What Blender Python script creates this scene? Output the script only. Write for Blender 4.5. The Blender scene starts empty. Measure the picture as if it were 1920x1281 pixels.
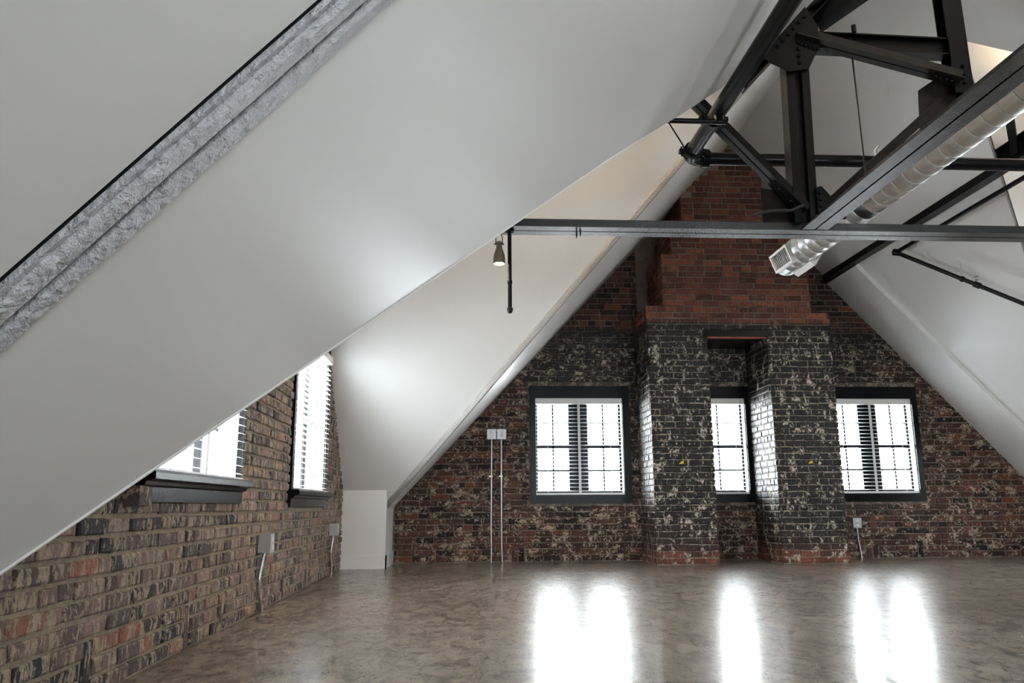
import bpy, bmesh, math, random
from mathutils import Vector, Matrix
random.seed(7)
S = bpy.context.scene
C = bpy.context.collection
# ------------------------------------------------------------------ camera
F_PX = 1501.48
cam_d = bpy.data.cameras.new('camera'); cam = bpy.data.objects.new('camera', cam_d); C.objects.link(cam)
cam_d.sensor_width = 36.0; cam_d.lens = F_PX / 1920 * 36.0; cam_d.clip_start = 0.05; cam_d.clip_end = 200
RT = Vector((0.99815, -0.06057, -0.00616)); UP = Vector((-0.00616, -0.20116, 0.97954)); FW = Vector((0.06057, 0.97768, 0.20116))
mw = Matrix((RT, UP, -FW)).transposed().to_4x4(); mw.translation = Vector((0, 0, 0.65))
cam.matrix_world = mw
S.camera = cam
# ------------------------------------------------------------------ daylight, exposure
w = bpy.data.worlds.new('overcast_sky'); S.world = w; w.use_nodes = True
bg = w.node_tree.nodes['Background']; bg.inputs[0].default_value = (0.91, 0.96, 1.0, 1); bg.inputs[1].default_value = 13.0
S.view_settings.view_transform = 'Standard'; S.view_settings.look = 'None'
S.view_settings.gamma = 1.0; S.view_settings.use_curve_mapping = False
S.view_settings.exposure = 1.31
S.cycles.use_denoising = True
S.cycles.max_bounces = 6; S.cycles.diffuse_bounces = 4; S.cycles.glossy_bounces = 2; S.cycles.use_adaptive_sampling = True; S.cycles.adaptive_threshold = 0.08; S.cycles.adaptive_min_samples = 16; S.cycles.transparent_max_bounces = 12
S.cycles.sample_clamp_indirect = 8.0; S.cycles.caustics_reflective = False; S.cycles.caustics_refractive = False

# ------------------------------------------------------------------ geometry of the room (metres)
SL = 1.0728                 # roof pitch, 47 degrees
XR, ZR = 3.29, 5.045        # main ridge
YB, XL, XRW, YF = 9.78, -1.30, 7.88, -1.6   # back, left, right, front wall faces
def z_main(x): return ZR - SL * abs(x - XR)          # main roof slopes
def z_far(y): return SL * (9.69 - y)                 # far slope of the side gables
def portal(name, loc, rot, sx, sy):
    l = bpy.data.lights.new(name, 'AREA'); l.shape = 'RECTANGLE'; l.size = sx; l.size_y = sy
    l.cycles.is_portal = True
    o = bpy.data.objects.new(name, l); C.objects.link(o); o.location = loc; o.rotation_euler = rot
    return o

# ------------------------------------------------------------------ materials
def nm(name):
    m = bpy.data.materials.new(name); m.use_nodes = True
    nt = m.node_tree; return m, nt, nt.nodes, nt.links, nt.nodes['Principled BSDF']
def N(nt, t, **k):
    n = nt.nodes.new(t)
    for a, b in k.items(): setattr(n, a, b)
    return n
def pos(nt, scale=(1, 1, 1)):
    g = N(nt, 'ShaderNodeNewGeometry'); mp = N(nt, 'ShaderNodeMapping'); mp.inputs['Scale'].default_value = scale
    nt.links.new(g.outputs['Position'], mp.inputs['Vector']); return mp.outputs[0]
def noise(nt, scale, vec, detail=4, rough=0.55, dist=0.0):
    n = N(nt, 'ShaderNodeTexNoise'); n.inputs['Scale'].default_value = scale; n.inputs['Detail'].default_value = detail
    n.inputs['Roughness'].default_value = rough; n.inputs['Distortion'].default_value = dist
    nt.links.new(vec, n.inputs['Vector']); return n.outputs['Fac']
def ramp(nt, fac, stops, const=False):
    r = N(nt, 'ShaderNodeValToRGB'); e = r.color_ramp.elements
    if const: r.color_ramp.interpolation = 'CONSTANT'
    while len(e) < len(stops): e.new(0.5)
    for i, (p, c) in enumerate(stops):
        e[i].position = p; e[i].color = (c[0], c[1], c[2], 1) if not isinstance(c, (int, float)) else (c, c, c, 1)
    nt.links.new(fac, r.inputs[0]); return r.outputs[0]
def mixc(nt, fac, a, b, mode='MIX'):
    m = N(nt, 'ShaderNodeMix', data_type='RGBA', blend_type=mode)
    for k, v in ((0, fac), (6, a), (7, b)):
        if hasattr(v, 'is_linked') or hasattr(v, 'links'): nt.links.new(v, m.inputs[k])
        elif isinstance(v, tuple): m.inputs[k].default_value = (*v, 1)
        else: m.inputs[k].default_value = v
    return m.outputs[2]
def math_(nt, op, a, b=None):
    m = N(nt, 'ShaderNodeMath', operation=op)
    for i, v in enumerate((a, b)):
        if v is None: continue
        if isinstance(v, (int, float)): m.inputs[i].default_value = v
        else: nt.links.new(v, m.inputs[i])
    return m.outputs[0]
def bump(nt, h, strength, dist=0.01):
    b = N(nt, 'ShaderNodeBump'); b.inputs['Strength'].default_value = strength; b.inputs['Distance'].default_value = dist
    nt.links.new(h, b.inputs['Height']); return b.outputs[0]
def simple(name, col, rough=0.5, metal=0.0, var=0.0, vscale=8, bmp=0.0, bscale=60, spec=0.5):
    m, nt, ns, L, b = nm(name)
    b.inputs['Roughness'].default_value = rough; b.inputs['Metallic'].default_value = metal; b.inputs['Specular IOR Level'].default_value = spec
    b.inputs['Base Color'].default_value = (*col, 1)
    if var:
        f = noise(nt, vscale, pos(nt)); c = ramp(nt, f, [(0.3, tuple(x * (1 - var) for x in col)), (0.7, tuple(min(1, x * (1 + var)) for x in col))])
        L.new(c, b.inputs['Base Color'])
    if bmp:
        L.new(bump(nt, noise(nt, bscale, pos(nt), 3), bmp), b.inputs['Normal'])
    return m
M = {}
M['paint'] = simple('white_ceiling_paint', (0.80, 0.80, 0.785), 0.38)
M['trim'] = simple('white_trim_paint', (0.82, 0.81, 0.80), 0.35)
M['steel'] = simple('black_painted_steel', (0.003, 0.003, 0.0035), 0.2, bmp=0.3, bscale=190, spec=0.16)
M['steel_brown'] = simple('worn_brown_steel', (0.014, 0.010, 0.008), 0.4, var=0.5, vscale=9, spec=0.25)
M['chord'] = simple('glossy_black_steel', (0.003, 0.003, 0.0036), 0.15, bmp=0.35, bscale=170, spec=0.55)
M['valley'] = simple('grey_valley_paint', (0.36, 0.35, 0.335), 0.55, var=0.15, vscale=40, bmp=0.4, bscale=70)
M['pipe'] = simple('black_pipe', (0.004, 0.004, 0.005), 0.28, spec=0.2)
M['casing'] = simple('black_casing_paint', (0.004, 0.0045, 0.006), 0.26, bmp=0.12, bscale=90, spec=0.16)
M['galv'] = simple('galvanised_conduit', (0.55, 0.56, 0.57), 0.35, 0.9)
M['boxsteel'] = simple('grey_box_steel', (0.5, 0.52, 0.54), 0.4, 0.6)
M['plastic'] = simple('white_plastic', (0.78, 0.77, 0.72), 0.4)
M['yellow'] = simple('yellow_tape', (0.75, 0.5, 0.02), 0.6)
M['rubber_and_shade'] = simple('dark_wire_and_gap_shade', (0.02, 0.02, 0.02), 0.6)  # wires and fittings; also the painted shade in the rafter gaps
M['brass'] = simple('brass', (0.6, 0.45, 0.2), 0.3, 1.0)
M['bronze'] = simple('lamp_bronze', (0.16, 0.12, 0.09), 0.45, 0.5)
M['red'] = simple('rusty_red_lintel', (0.35, 0.10, 0.06), 0.7, var=0.3)
# galvanised duct
m, nt, ns, L, b = nm('spiral_duct_zinc'); M['duct'] = m
b.inputs['Metallic'].default_value = 1.0
f = noise(nt, 14, pos(nt, (1, 0.35, 1)), 5, 0.6)
L.new(ramp(nt, f, [(0.3, (0.62, 0.63, 0.63)), (0.7, (0.80, 0.81, 0.81))]), b.inputs['Base Color'])
L.new(ramp(nt, f, [(0.3, 0.42), (0.7, 0.28)]), b.inputs['Roughness'])
# silver painted rafter
m, nt, ns, L, b = nm('silver_rafter_paint'); M['silver'] = m
b.inputs['Metallic'].default_value = 0.25; b.inputs['Roughness'].default_value = 0.42
f = noise(nt, 45, pos(nt), 5, 0.65); g = noise(nt, 9, pos(nt, (1, 1, 1)), 3)
L.new(ramp(nt, f, [(0.3, (0.50, 0.50, 0.53)), (0.7, (0.66, 0.66, 0.68))]), b.inputs['Base Color'])
L.new(bump(nt, mixc(nt, 0.45, f, g), 1.0, 0.03), b.inputs['Normal'])
# polished concrete
m, nt, ns, L, b = nm('polished_concrete'); M['floor'] = m
p = pos(nt); big = noise(nt, 0.7, p, 6, 0.62, 0.6); mid = noise(nt, 9.0, pos(nt, (1.0, 0.6, 1)), 5, 0.66, 0.5); fine = noise(nt, 42, pos(nt, (1, 0.6, 1)), 4, 0.6)
c = ramp(nt, big, [(0.3, (0.19, 0.157, 0.125)), (0.52, (0.27, 0.232, 0.194)), (0.72, (0.35, 0.315, 0.275))])
c = mixc(nt, 0.75, c, ramp(nt, mid, [(0.36, 0.45), (0.47, 0.95), (0.64, 1.25)]), 'MULTIPLY')
c = mixc(nt, 0.45, c, ramp(nt, fine, [(0.35, 0.7), (0.65, 1.15)]), 'MULTIPLY')
fl = noise(nt, 8.5, pos(nt, (1.0, 0.5, 1)), 6, 0.72, 1.6)
c = mixc(nt, ramp(nt, fl, [(0.53, 0.0), (0.57, 0.85)]), c, (0.085, 0.068, 0.055))
c = mixc(nt, ramp(nt, fl, [(0.36, 0.55), (0.43, 0.0)]), c, (0.36, 0.32, 0.27))
L.new(c, b.inputs['Base Color'])
L.new(ramp(nt, mid, [(0.3, 0.36), (0.5, 0.27), (0.7, 0.38)]), b.inputs['Roughness']); b.inputs['Coat Weight'].default_value = 0.34
L.new(ramp(nt, fine, [(0.3, 0.13), (0.7, 0.085)]), b.inputs['Coat Roughness'])
b.inputs['Specular IOR Level'].default_value = 0.32
L.new(bump(nt, mixc(nt, 0.5, mid, noise(nt, 16, pos(nt, (1, 0.5, 1)), 3, 0.6, 0.8)), 0.06, 0.02), b.inputs['Normal'])
# translucent slats
m, nt, ns, L, b = nm('blind_slat'); M['slat'] = m
b.inputs['Base Color'].default_value = (0.86, 0.87, 0.88, 1); b.inputs['Roughness'].default_value = 0.45
t = N(nt, 'ShaderNodeBsdfTranslucent'); t.inputs[0].default_value = (0.8, 0.82, 0.84, 1)
mx = N(nt, 'ShaderNodeMixShader'); mx.inputs[0].default_value = 0.5
L.new(b.outputs[0], mx.inputs[1]); L.new(t.outputs[0], mx.inputs[2]); L.new(mx.outputs[0], ns['Material Output'].inputs[0])
# thin glass
m, nt, ns, L, b = nm('thin_window_glass'); M['glass'] = m
tr = N(nt, 'ShaderNodeBsdfTransparent'); tr.inputs[0].default_value = (0.96, 0.98, 0.98, 1); gl = N(nt, 'ShaderNodeBsdfGlossy'); gl.inputs['Roughness'].default_value = 0.02
fr = N(nt, 'ShaderNodeFresnel'); fr.inputs[0].default_value = 1.45
mx = N(nt, 'ShaderNodeMixShader'); L.new(fr.outputs[0], mx.inputs[0]); L.new(tr.outputs[0], mx.inputs[1]); L.new(gl.outputs[0], mx.inputs[2]); L.new(mx.outputs[0], ns['Material Output'].inputs[0])
# lamp glow
m, nt, ns, L, b = nm('warm_bulb'); M['bulb'] = m
b.inputs['Emission Color'].default_value = (1.0, 0.72, 0.42, 1); b.inputs['Emission Strength'].default_value = 28

def brick_mat(name, palette, plaster_amt, plaster_col, streak, soot, rough=0.75, mortar=False, mcol=(0.30, 0.26, 0.21)):
    """brick or mortar colour; soot: None or a function adding a black-paint mask from world position"""
    m, nt, ns, L, b = nm(name)
    P = pos(nt)
    if mortar:
        col = ramp(nt, noise(nt, 30, P, 4, 0.6), [(0.3, tuple(x * 0.75 for x in mcol)), (0.7, tuple(x * 1.2 for x in mcol))])
    else:
        at = N(nt, 'ShaderNodeAttribute', attribute_name='rnd')
        col = ramp(nt, at.outputs['Fac'], palette)
        col = mixc(nt, 0.8, col, ramp(nt, noise(nt, 26, pos(nt, streak), 5, 0.65), [(0.3, 0.55), (0.7, 1.45)]), 'MULTIPLY')
    if soot:
        col = mixc(nt, soot(nt), col, ramp(nt, noise(nt, 12, P, 3), [(0.35, (0.0035, 0.0035, 0.004)), (0.7, (0.012, 0.010, 0.010))]))
    if plaster_amt:
        a = noise(nt, 10.0, pos(nt, streak), 5, 0.72, 0.5); bb = noise(nt, 38, pos(nt, streak), 4, 0.7)
        k = math_(nt, 'ADD', math_(nt, 'MULTIPLY', a, 0.62), math_(nt, 'MULTIPLY', bb, 0.38))
        lo = 0.66 - 0.22 * plaster_amt - (0.02 if mortar else 0)
        msk = ramp(nt, k, [(lo, 0.0), (lo + 0.025, 0.95)])
        if soot:   # the clean upper chimney carries no plaster
            sx = N(nt, 'ShaderNodeSeparateXYZ'); L.new(P, sx.inputs[0])
            msk = math_(nt, 'MULTIPLY', msk, ramp(nt, math_(nt, 'MULTIPLY', sx.outputs[2], 0.2), [(0.50, 1.0), (0.56, 0.12)]))
        pc = ramp(nt, noise(nt, 20, P, 3), [(0.3, tuple(x * 0.75 for x in plaster_col)), (0.7, plaster_col)])
        col = mixc(nt, msk, col, pc)
    L.new(col, b.inputs['Base Color']); b.inputs['Roughness'].default_value = rough
    if soot:
        L.new(ramp(nt, soot(nt), [(0.0, rough), (1.0, 0.36)]), b.inputs['Roughness']); b.inputs['Specular IOR Level'].default_value = 0.3
    L.new(bump(nt, noise(nt, 42, P, 3, 0.65), 0.7, 0.012), b.inputs['Normal'])
    return m
def soot_back(nt):
    sx = N(nt, 'ShaderNodeSeparateXYZ'); L = nt.links; P = pos(nt); L.new(P, sx.inputs[0])
    n = noise(nt, 2.6, P, 5, 0.65); n2 = noise(nt, 9.0, P, 4, 0.7)
    x = math_(nt, 'ADD', sx.outputs[0], math_(nt, 'MULTIPLY', math_(nt, 'SUBTRACT', n, 0.5), 2.2))
    mx_ = ramp(nt, math_(nt, 'MULTIPLY', x, 0.125), [(0.05, 0.05), (0.13, 0.97), (0.64, 0.97), (0.76, 0.15)])
    zz = math_(nt, 'ADD', sx.outputs[2], math_(nt, 'MULTIPLY', math_(nt, 'SUBTRACT', n2, 0.5), 0.12))
    zt = ramp(nt, math_(nt, 'MULTIPLY', zz, 0.25), [(0.10, 0.25), (0.28, 0.80), (0.50, 1.0), (0.700, 1.0), (0.707, 0.0)])
    pt = ramp(nt, math_(nt, 'ADD', math_(nt, 'MULTIPLY', n2, 0.6), math_(nt, 'MULTIPLY', n, 0.4)), [(0.33, 0.35), (0.43, 1.0)])
    return math_(nt, 'MULTIPLY', math_(nt, 'MULTIPLY', mx_, zt), pt)
def soot_chim(nt):
    sx = N(nt, 'ShaderNodeSeparateXYZ'); L = nt.links; P = pos(nt); L.new(P, sx.inputs[0])
    n = noise(nt, 7.0, P, 5, 0.7)
    zz = math_(nt, 'ADD', sx.outputs[2], math_(nt, 'MULTIPLY', math_(nt, 'SUBTRACT', n, 0.5), 0.05))
    zt = ramp(nt, math_(nt, 'MULTIPLY', zz, 0.25), [(0.02, 0.2), (0.05, 0.85), (0.12, 1.0), (0.683, 1.0), (0.688, 0.0)])
    pt = ramp(nt, n, [(0.28, 0.75), (0.38, 1.0)])
    return math_(nt, 'MULTIPLY', zt, pt)
RED = [(0.0, (0.010, 0.008, 0.008)), (0.25, (0.040, 0.022, 0.019)), (0.55, (0.075, 0.036, 0.029)), (0.85, (0.115, 0.046, 0.034)), (1.0, (0.19, 0.06, 0.036))]
CHIM = [(0.0, (0.075, 0.029, 0.022)), (0.4, (0.130, 0.045, 0.032)), (0.75, (0.185, 0.062, 0.040)), (1.0, (0.26, 0.09, 0.05))]
LEFT = [(0.0, (0.016, 0.016, 0.020)), (0.3, (0.068, 0.050, 0.050)), (0.6, (0.130, 0.088, 0.082)), (0.9, (0.215, 0.138, 0.120)), (1.0, (0.27, 0.10, 0.06))]
M['b_back'] = brick_mat('back_wall_brick', RED, 0.59, (0.50, 0.40, 0.30), (1, 1, 1.2), soot_back)
M['m_back'] = brick_mat('back_wall_mortar', None, 0.6, (0.34, 0.29, 0.23), (1, 1, 1), lambda nt: math_(nt, 'MULTIPLY', soot_back(nt), 0.62), 0.9, True, (0.20, 0.158, 0.128))
M['b_chim'] = brick_mat('chimney_brick', CHIM, 0.52, (0.58, 0.50, 0.41), (1, 1, 0.7), soot_chim)
M['m_chim'] = brick_mat('chimney_mortar', None, 0.7, (0.36, 0.31, 0.24), (1, 1, 1), lambda nt: math_(nt, 'MULTIPLY', soot_chim(nt), 0.55), 0.9, True, (0.23, 0.18, 0.145))
M['b_left'] = brick_mat('left_wall_brick', LEFT, 0.70, (0.40, 0.32, 0.23), (1, 1.5, 0.6), None)
M['m_left'] = brick_mat('left_wall_mortar', None, 0, None, (1, 1, 1), None, 0.95, True, (0.30, 0.245, 0.18))
M['plain_brick'] = brick_mat('plain_brick_wall', None, 0, None, (1, 1, 1), None, 0.9, True, (0.16, 0.10, 0.085))

# ------------------------------------------------------------------ mesh helpers
class MB:
    def __init__(s): s.v = []; s.f = []; s.r = []
    def add(s, vs, fs, rnd=0.5):
        o = len(s.v); s.v += [tuple(v) for v in vs]; s.f += [tuple(i + o for i in f) for f in fs]; s.r += [rnd] * len(fs); return s
    def box(s, a, b, rnd=0.5):
        x0, y0, z0 = a; x1, y1, z1 = b
        return s.add([(x0, y0, z0), (x1, y0, z0), (x1, y1, z0), (x0, y1, z0), (x0, y0, z1), (x1, y0, z1), (x1, y1, z1), (x0, y1, z1)],
                     [(0, 3, 2, 1), (4, 5, 6, 7), (0, 1, 5, 4), (1, 2, 6, 5), (2, 3, 7, 6), (3, 0, 4, 7)], rnd)
    def sweep(s, prof, a, b, up=(0, 0, 1), cap=True):
        """closed 2D profile (side, up) swept from a to b"""
        a, b = Vector(a), Vector(b); d = (b - a).normalized(); u = Vector(up); sd = d.cross(u)
        if sd.length < 1e-4: sd = d.cross(Vector((0, 1, 0)))
        sd.normalize(); u = sd.cross(d).normalized(); n = len(prof)
        vs = [p + sd * q[0] + u * q[1] for p in (a, b) for q in prof]
        fs = [(i, (i + 1) % n, n + (i + 1) % n, n + i) for i in range(n)]
        if cap: fs += [tuple(range(n - 1, -1, -1)), tuple(range(n, 2 * n))]
        return s.add(vs, fs)
    def tube(s, pts, r, seg=12, cap=True):
        pts = [Vector(p) for p in pts]; vs = []; fs = []
        prev = None
        for i, p in enumerate(pts):
            d = (pts[min(i + 1, len(pts) - 1)] - pts[max(i - 1, 0)]).normalized()
            if prev is None:
                prev = d.orthogonal().normalized()
            sd = (prev - d * prev.dot(d)).normalized(); prev = sd; u = d.cross(sd)
            vs += [p + (sd * math.cos(2 * math.pi * k / seg) + u * math.sin(2 * math.pi * k / seg)) * r for k in range(seg)]
        for i in range(len(pts) - 1):
            for k in range(seg):
                a = i * seg + k; bq = i * seg + (k + 1) % seg; fs.append((a, bq, bq + seg, a + seg))
        if cap: fs += [tuple(range(seg - 1, -1, -1)), tuple(range((len(pts) - 1) * seg, len(pts) * seg))]
        return s.add(vs, fs)
    def lathe(s, prof, c, axis=(0, 0, 1), seg=24):
        """prof: list of (radius, along-axis)"""
        ax = Vector(axis).normalized(); o = ax.orthogonal().normalized(); u = ax.cross(o); c = Vector(c); vs = []; fs = []
        for r, h in prof:
            vs += [c + ax * h + (o * math.cos(2 * math.pi * k / seg) + u * math.sin(2 * math.pi * k / seg)) * max(r, 1e-4) for k in range(seg)]
        for i in range(len(prof) - 1):
            for k in range(seg):
                a = i * seg + k; bq = i * seg + (k + 1) % seg; fs.append((a, bq, bq + seg, a + seg))
        fs += [tuple(range(seg - 1, -1, -1)), tuple(range((len(prof) - 1) * seg, len(prof) * seg))]
        return s.add(vs, fs)
    def prism(s, poly, off):
        """3D polygon extruded by a vector"""
        n = len(poly); off = Vector(off); vs = [Vector(p) for p in poly] + [Vector(p) + off for p in poly]
        return s.add(vs, [tuple(range(n - 1, -1, -1)), tuple(range(n, 2 * n))] + [(i, (i + 1) % n, n + (i + 1) % n, n + i) for i in range(n)])
    def mesh(s, name, mat, smooth=False, rnd=False):
        me = bpy.data.meshes.new(name); me.from_pydata(s.v, [], s.f)
        if rnd:
            at = me.attributes.new('rnd', 'FLOAT', 'FACE'); at.data.foreach_set('value', s.r)
        bm = bmesh.new(); bm.from_mesh(me); bmesh.ops.recalc_face_normals(bm, faces=bm.faces); bm.to_mesh(me); bm.free()
        me.materials.append(M[mat] if isinstance(mat, str) else mat)
        if smooth:
            me.polygons.foreach_set('use_smooth', [True] * len(me.polygons))
            try: me.set_sharp_from_angle(angle=math.radians(40))
            except Exception: pass
        return me
    def obj(s, name, mat, parent=None, smooth=False, rnd=False):
        return link(name, s.mesh(name, mat, smooth, rnd), parent)
def link(name, data, parent=None):
    o = bpy.data.objects.new(name, data); C.objects.link(o)
    if parent is not None: o.parent = parent
    return o
def struct(o): o['kind'] = 'structure'; return o
def tag(o, label, cat, group=None):
    o['label'] = label; o['category'] = cat
    if group: o['group'] = group
    return o
def thing(name, label, cat, group=None): return tag(link(name, None), label, cat, group)
def box(a, b): return MB().box(a, b)

# ------------------------------------------------------------------ floor
o = struct(box((XL - 0.3, YF - 0.3, -0.15), (XRW + 0.3, YB + 0.3, 0)).obj('floor', 'floor'))
o['label'] = 'polished brown concrete floor mirroring the windows'

# ------------------------------------------------------------------ ceilings (slopes of the four-gabled attic)
def slab(name, plan, zf, label, mat='paint', up=0.05):
    poly = [(x, y, zf(x, y)) for x, y in plan]
    o = struct(MB().prism(poly, (0, 0, up)).obj(name, mat)); o['label'] = label; return o
zm = lambda x, y: z_main(x)
NL = [(-1.42, 1.17), (-0.924, 1.724), (-0.386, 2.319), (0.671, 3.468), (1.401, 4.334), (2.041, 5.009), (2.60, 5.60)]
def mir(pts): return [(2 * XR - x, y) for x, y in pts][::-1]
RAF0, RAF1 = 0.985, 1.072            # near rafter
nearA = [(-1.42, RAF1), (XR, RAF1), (XR, 3.466), (0.669, 3.466)] + NL[2::-1]
nearB = [(0.669, 3.466), (XR, 3.466), (XR, 5.60)] + NL[:3:-1]
slab('ceiling', nearA, zm, 'wide white sloping ceiling beside the silver rafter')
slab('ceiling', nearB, lambda x, y: z_main(x) - 0.012 * (y - 3.468), 'narrow white ceiling panel beyond the drywall joint, above the black pipe')
slab('ceiling', [(-1.42, YF - 0.1), (XR, YF - 0.1), (XR, RAF0 - 0.022), (-1.42, RAF0 - 0.022)], lambda x, y: z_main(x) + 0.004, 'grey white ceiling above the silver rafter in the top left corner')
slab('ceiling', [(-1.75, YB + 0.1), (-1.62, 9.82), (2.60, 5.60), (XR, 5.60), (XR, YB + 0.1)], zm, 'white sloping ceiling strip meeting the left edge of the chimney wall')
slab('ceiling', mir([(-1.75, YB + 0.1), (-1.62, 9.82), (2.60, 5.60), (XR, 5.60), (XR, YB + 0.1)]), zm, 'white sloping ceiling right of the chimney behind the duct')
slab('ceiling', mir([(-1.42, YF - 0.1), (XR, YF - 0.1), (XR, 5.60)] + NL[::-1]), zm, 'white ceiling slope over the near right side')
zfar = lambda x, y: z_far(y)
lf = [(-1.42, 5.52), (2.68, 5.52), (-1.42, 9.62)]
slab('ceiling', lf, zfar, 'bright white sloping ceiling behind the small pendant lamp')
slab('ceiling', mir(lf), zfar, 'warm lit ceiling slope at the far right top')
def near_slope(mirror):
    mb = MB()
    pts = [((2 * XR - x) if mirror else x, y) for x, y in NL]
    top = 4.475
    for (xa, ya), (xb, yb) in zip(pts, pts[1:]):
        a, bq = (xa, ya, z_main(xa) + 0.004), (xb, yb, z_main(xb) + 0.004)
        c, d = (xb, 5.56, min(top, max(top, z_main(xb)))), (xa, 5.56, top)
        mb.add([a, bq, c, d], [(0, 1, 2, 3)]); 
    return mb
o = struct(near_slope(False).obj('ceiling', 'paint')); o['label'] = 'hidden near slope of the left gable'
o = struct(near_slope(True).obj('ceiling', 'paint')); o['label'] = 'hidden near slope of the right gable'
# grey painted fascias along the far valleys
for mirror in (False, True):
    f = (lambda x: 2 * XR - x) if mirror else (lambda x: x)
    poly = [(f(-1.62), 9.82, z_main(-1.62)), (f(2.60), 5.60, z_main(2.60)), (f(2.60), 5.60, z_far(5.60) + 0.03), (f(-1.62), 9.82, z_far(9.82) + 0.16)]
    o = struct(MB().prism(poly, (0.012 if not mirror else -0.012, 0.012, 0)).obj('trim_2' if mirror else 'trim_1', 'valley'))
    o['label'] = 'grey painted fascia along the right valley' if mirror else 'grey painted fascia strip along the left valley'
# corner bead of the near slope, joint bead on it
pts = [(x, y, z_main(x) + 0.002) for x, y in NL[:-1]]
struct(MB().tube(pts, 0.006, 8).obj('trim_3', 'paint', smooth=True))['label'] = 'rounded corner bead along the lower edge of the near ceiling'
# raised strip against the right part of the chimney wall
poly = [(XR + 1.45, 9.0, z_main(XR + 1.45)), (8.0, 9.0, z_main(8.0)), (8.0, YB, z_main(8.0)), (XR + 1.45, YB, z_main(XR + 1.45))]
struct(MB().prism(poly, (-0.034, 0, -0.036)).obj('trim_5', 'paint'))['label'] = 'raised white strip along the right gable edge'
struct(MB().sweep([(-0.004, -0.004), (0.004, -0.004), (0.004, 0.004), (-0.004, 0.004)], (XR + 1.46, 9.03, z_main(XR + 1.46) - 0.051), (7.9, 9.03, z_main(7.9) - 0.051)).obj('trim_6', 'casing'))['label'] = 'thin dark reveal line on the right strip'
# solid dark strips stand in for the shade in the near rafter's gaps
struct(MB().prism([(-1.4, RAF0 - 0.022, z_main(-1.4) + 0.016), (XR, RAF0 - 0.022, ZR + 0.016), (XR, RAF0 - 0.001, ZR + 0.016), (-1.4, RAF0 - 0.001, z_main(-1.4) + 0.016)], (0, 0, 0.04)).obj('gap_shade_strip', 'rubber_and_shade'))['label'] = 'dark strip standing in for the shade of the gap above the silver rafter'
struct(MB().prism([(-1.4, RAF0, z_main(-1.4) + 0.02), (XR, RAF0, ZR + 0.02), (XR, RAF1, ZR + 0.02), (-1.4, RAF1, z_main(-1.4) + 0.02)], (0, 0, 0.09)).obj('gap_shade_strip', 'rubber_and_shade'))['label'] = 'dark filler added behind the silver rafter to keep its groove in shade'
# near silver rafter: two channels side by side
raf = thing('roof_rafter', 'silver painted twin channel rafter crossing the ceiling at upper left', 'rafter')
for y0, y1 in ((RAF0, 1.020), (1.036, RAF1)):
    mb = MB(); n = 36
    xs = [-1.3 + (XR + 1.3) * i / n for i in range(n + 1)]
    ring = []
    for x in xs:
        z = z_main(x)
        for (y, dz) in ((y0, 0.03), (y0, -0.012), (y0 + 0.006, -0.020), (y1 - 0.006, -0.020), (y1, -0.014), (y1, 0.03)):
            ring.append((x, y, z + dz + (random.uniform(-0.0012, 0.0012) if dz < 0 else 0)))
    fs = [(i * 6 + k, i * 6 + (k + 1) % 6, (i + 1) * 6 + (k + 1) % 6, (i + 1) * 6 + k) for i in range(n) for k in range(6)]
    mb.add(ring, fs).obj('channel', 'silver', raf)
MB().prism([(-1.3, 0.974, z_main(-1.3) - 0.006), (XR, 0.974, ZR - 0.006), (XR, 0.985, ZR - 0.006), (-1.3, 0.985, z_main(-1.3) - 0.006)], (0, 0, 0.012)).obj('edge_flange', 'silver', raf)

# ------------------------------------------------------------------ walls with openings
# wall frames: origin point, u axis, n axis (into room); v is z
WALLS = {'back': (Vector((0, YB, 0)), Vector((1, 0, 0)), Vector((0, -1, 0))),
         'left': (Vector((XL, 0, 0)), Vector((0, 1, 0)), Vector((1, 0, 0))),
         'right': (Vector((XRW, 0, 0)), Vector((0, -1, 0)), Vector((-1, 0, 0))),
         'front': (Vector((0, YF, 0)), Vector((-1, 0, 0)), Vector((0, 1, 0)))}
def wp(wn, u, v, d):                      # d: distance into the room from the wall face
    o, ux, n = WALLS[wn]; return o + ux * u + Vector((0, 0, v)) + n * d
WIN = {'back': [(0.885, 1.965, 0.775, 1.95), (2.87, 3.51, 0.775, 1.95), (4.60, 5.66, 0.775, 1.95)],
       'left': [(3.364, 4.744, 0.79, 1.98), (6.22, 7.66, 0.77, 2.05)],
       'right': [(-7.66, -6.22, 0.77, 2.05)],
       'front': [(-5.66, -4.60, 0.775, 1.95), (-3.60, -2.90, 0.775, 1.95), (-1.965, -0.885, 0.775, 1.95)]}
def wall_mesh(wn, u0, u1, z1, mat):
    """slab with rectangular openings, cut in columns"""
    mb = MB(); T = 0.32
    cuts = sorted({u0, u1} | {w_[0] for w_ in WIN[wn]} | {w_[1] for w_ in WIN[wn]})
    def bx_(ua, ub, va, vb):
        p = [wp(wn, u, v, d) for v in (va, vb) for d in (0, -T) for u in (ua, ub)]
        mb.add(p, [(0, 1, 3, 2), (4, 6, 7, 5), (0, 4, 5, 1), (2, 3, 7, 6), (0, 2, 6, 4), (1, 5, 7, 3)])
    for a, c in zip(cuts, cuts[1:]):
        h = [w_ for w_ in WIN[wn] if w_[0] <= a + 1e-6 and w_[1] >= c - 1e-6]
        if h: bx_(a, c, 0, h[0][2]); bx_(a, c, h[0][3], z1)
        else: bx_(a, c, 0, z1)
    return struct(mb.obj('wall_' + wn, mat))
wall_back = wall_mesh('back', XL - 0.3, XRW + 0.3, 5.3, 'm_back'); wall_back['label'] = 'sooty brick gable wall with three windows behind the chimney'
wall_left = wall_mesh('left', YF - 0.3, YB + 0.3, 4.8, 'm_left'); wall_left['label'] = 'weathered brick wall with two windows on the left'
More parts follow.
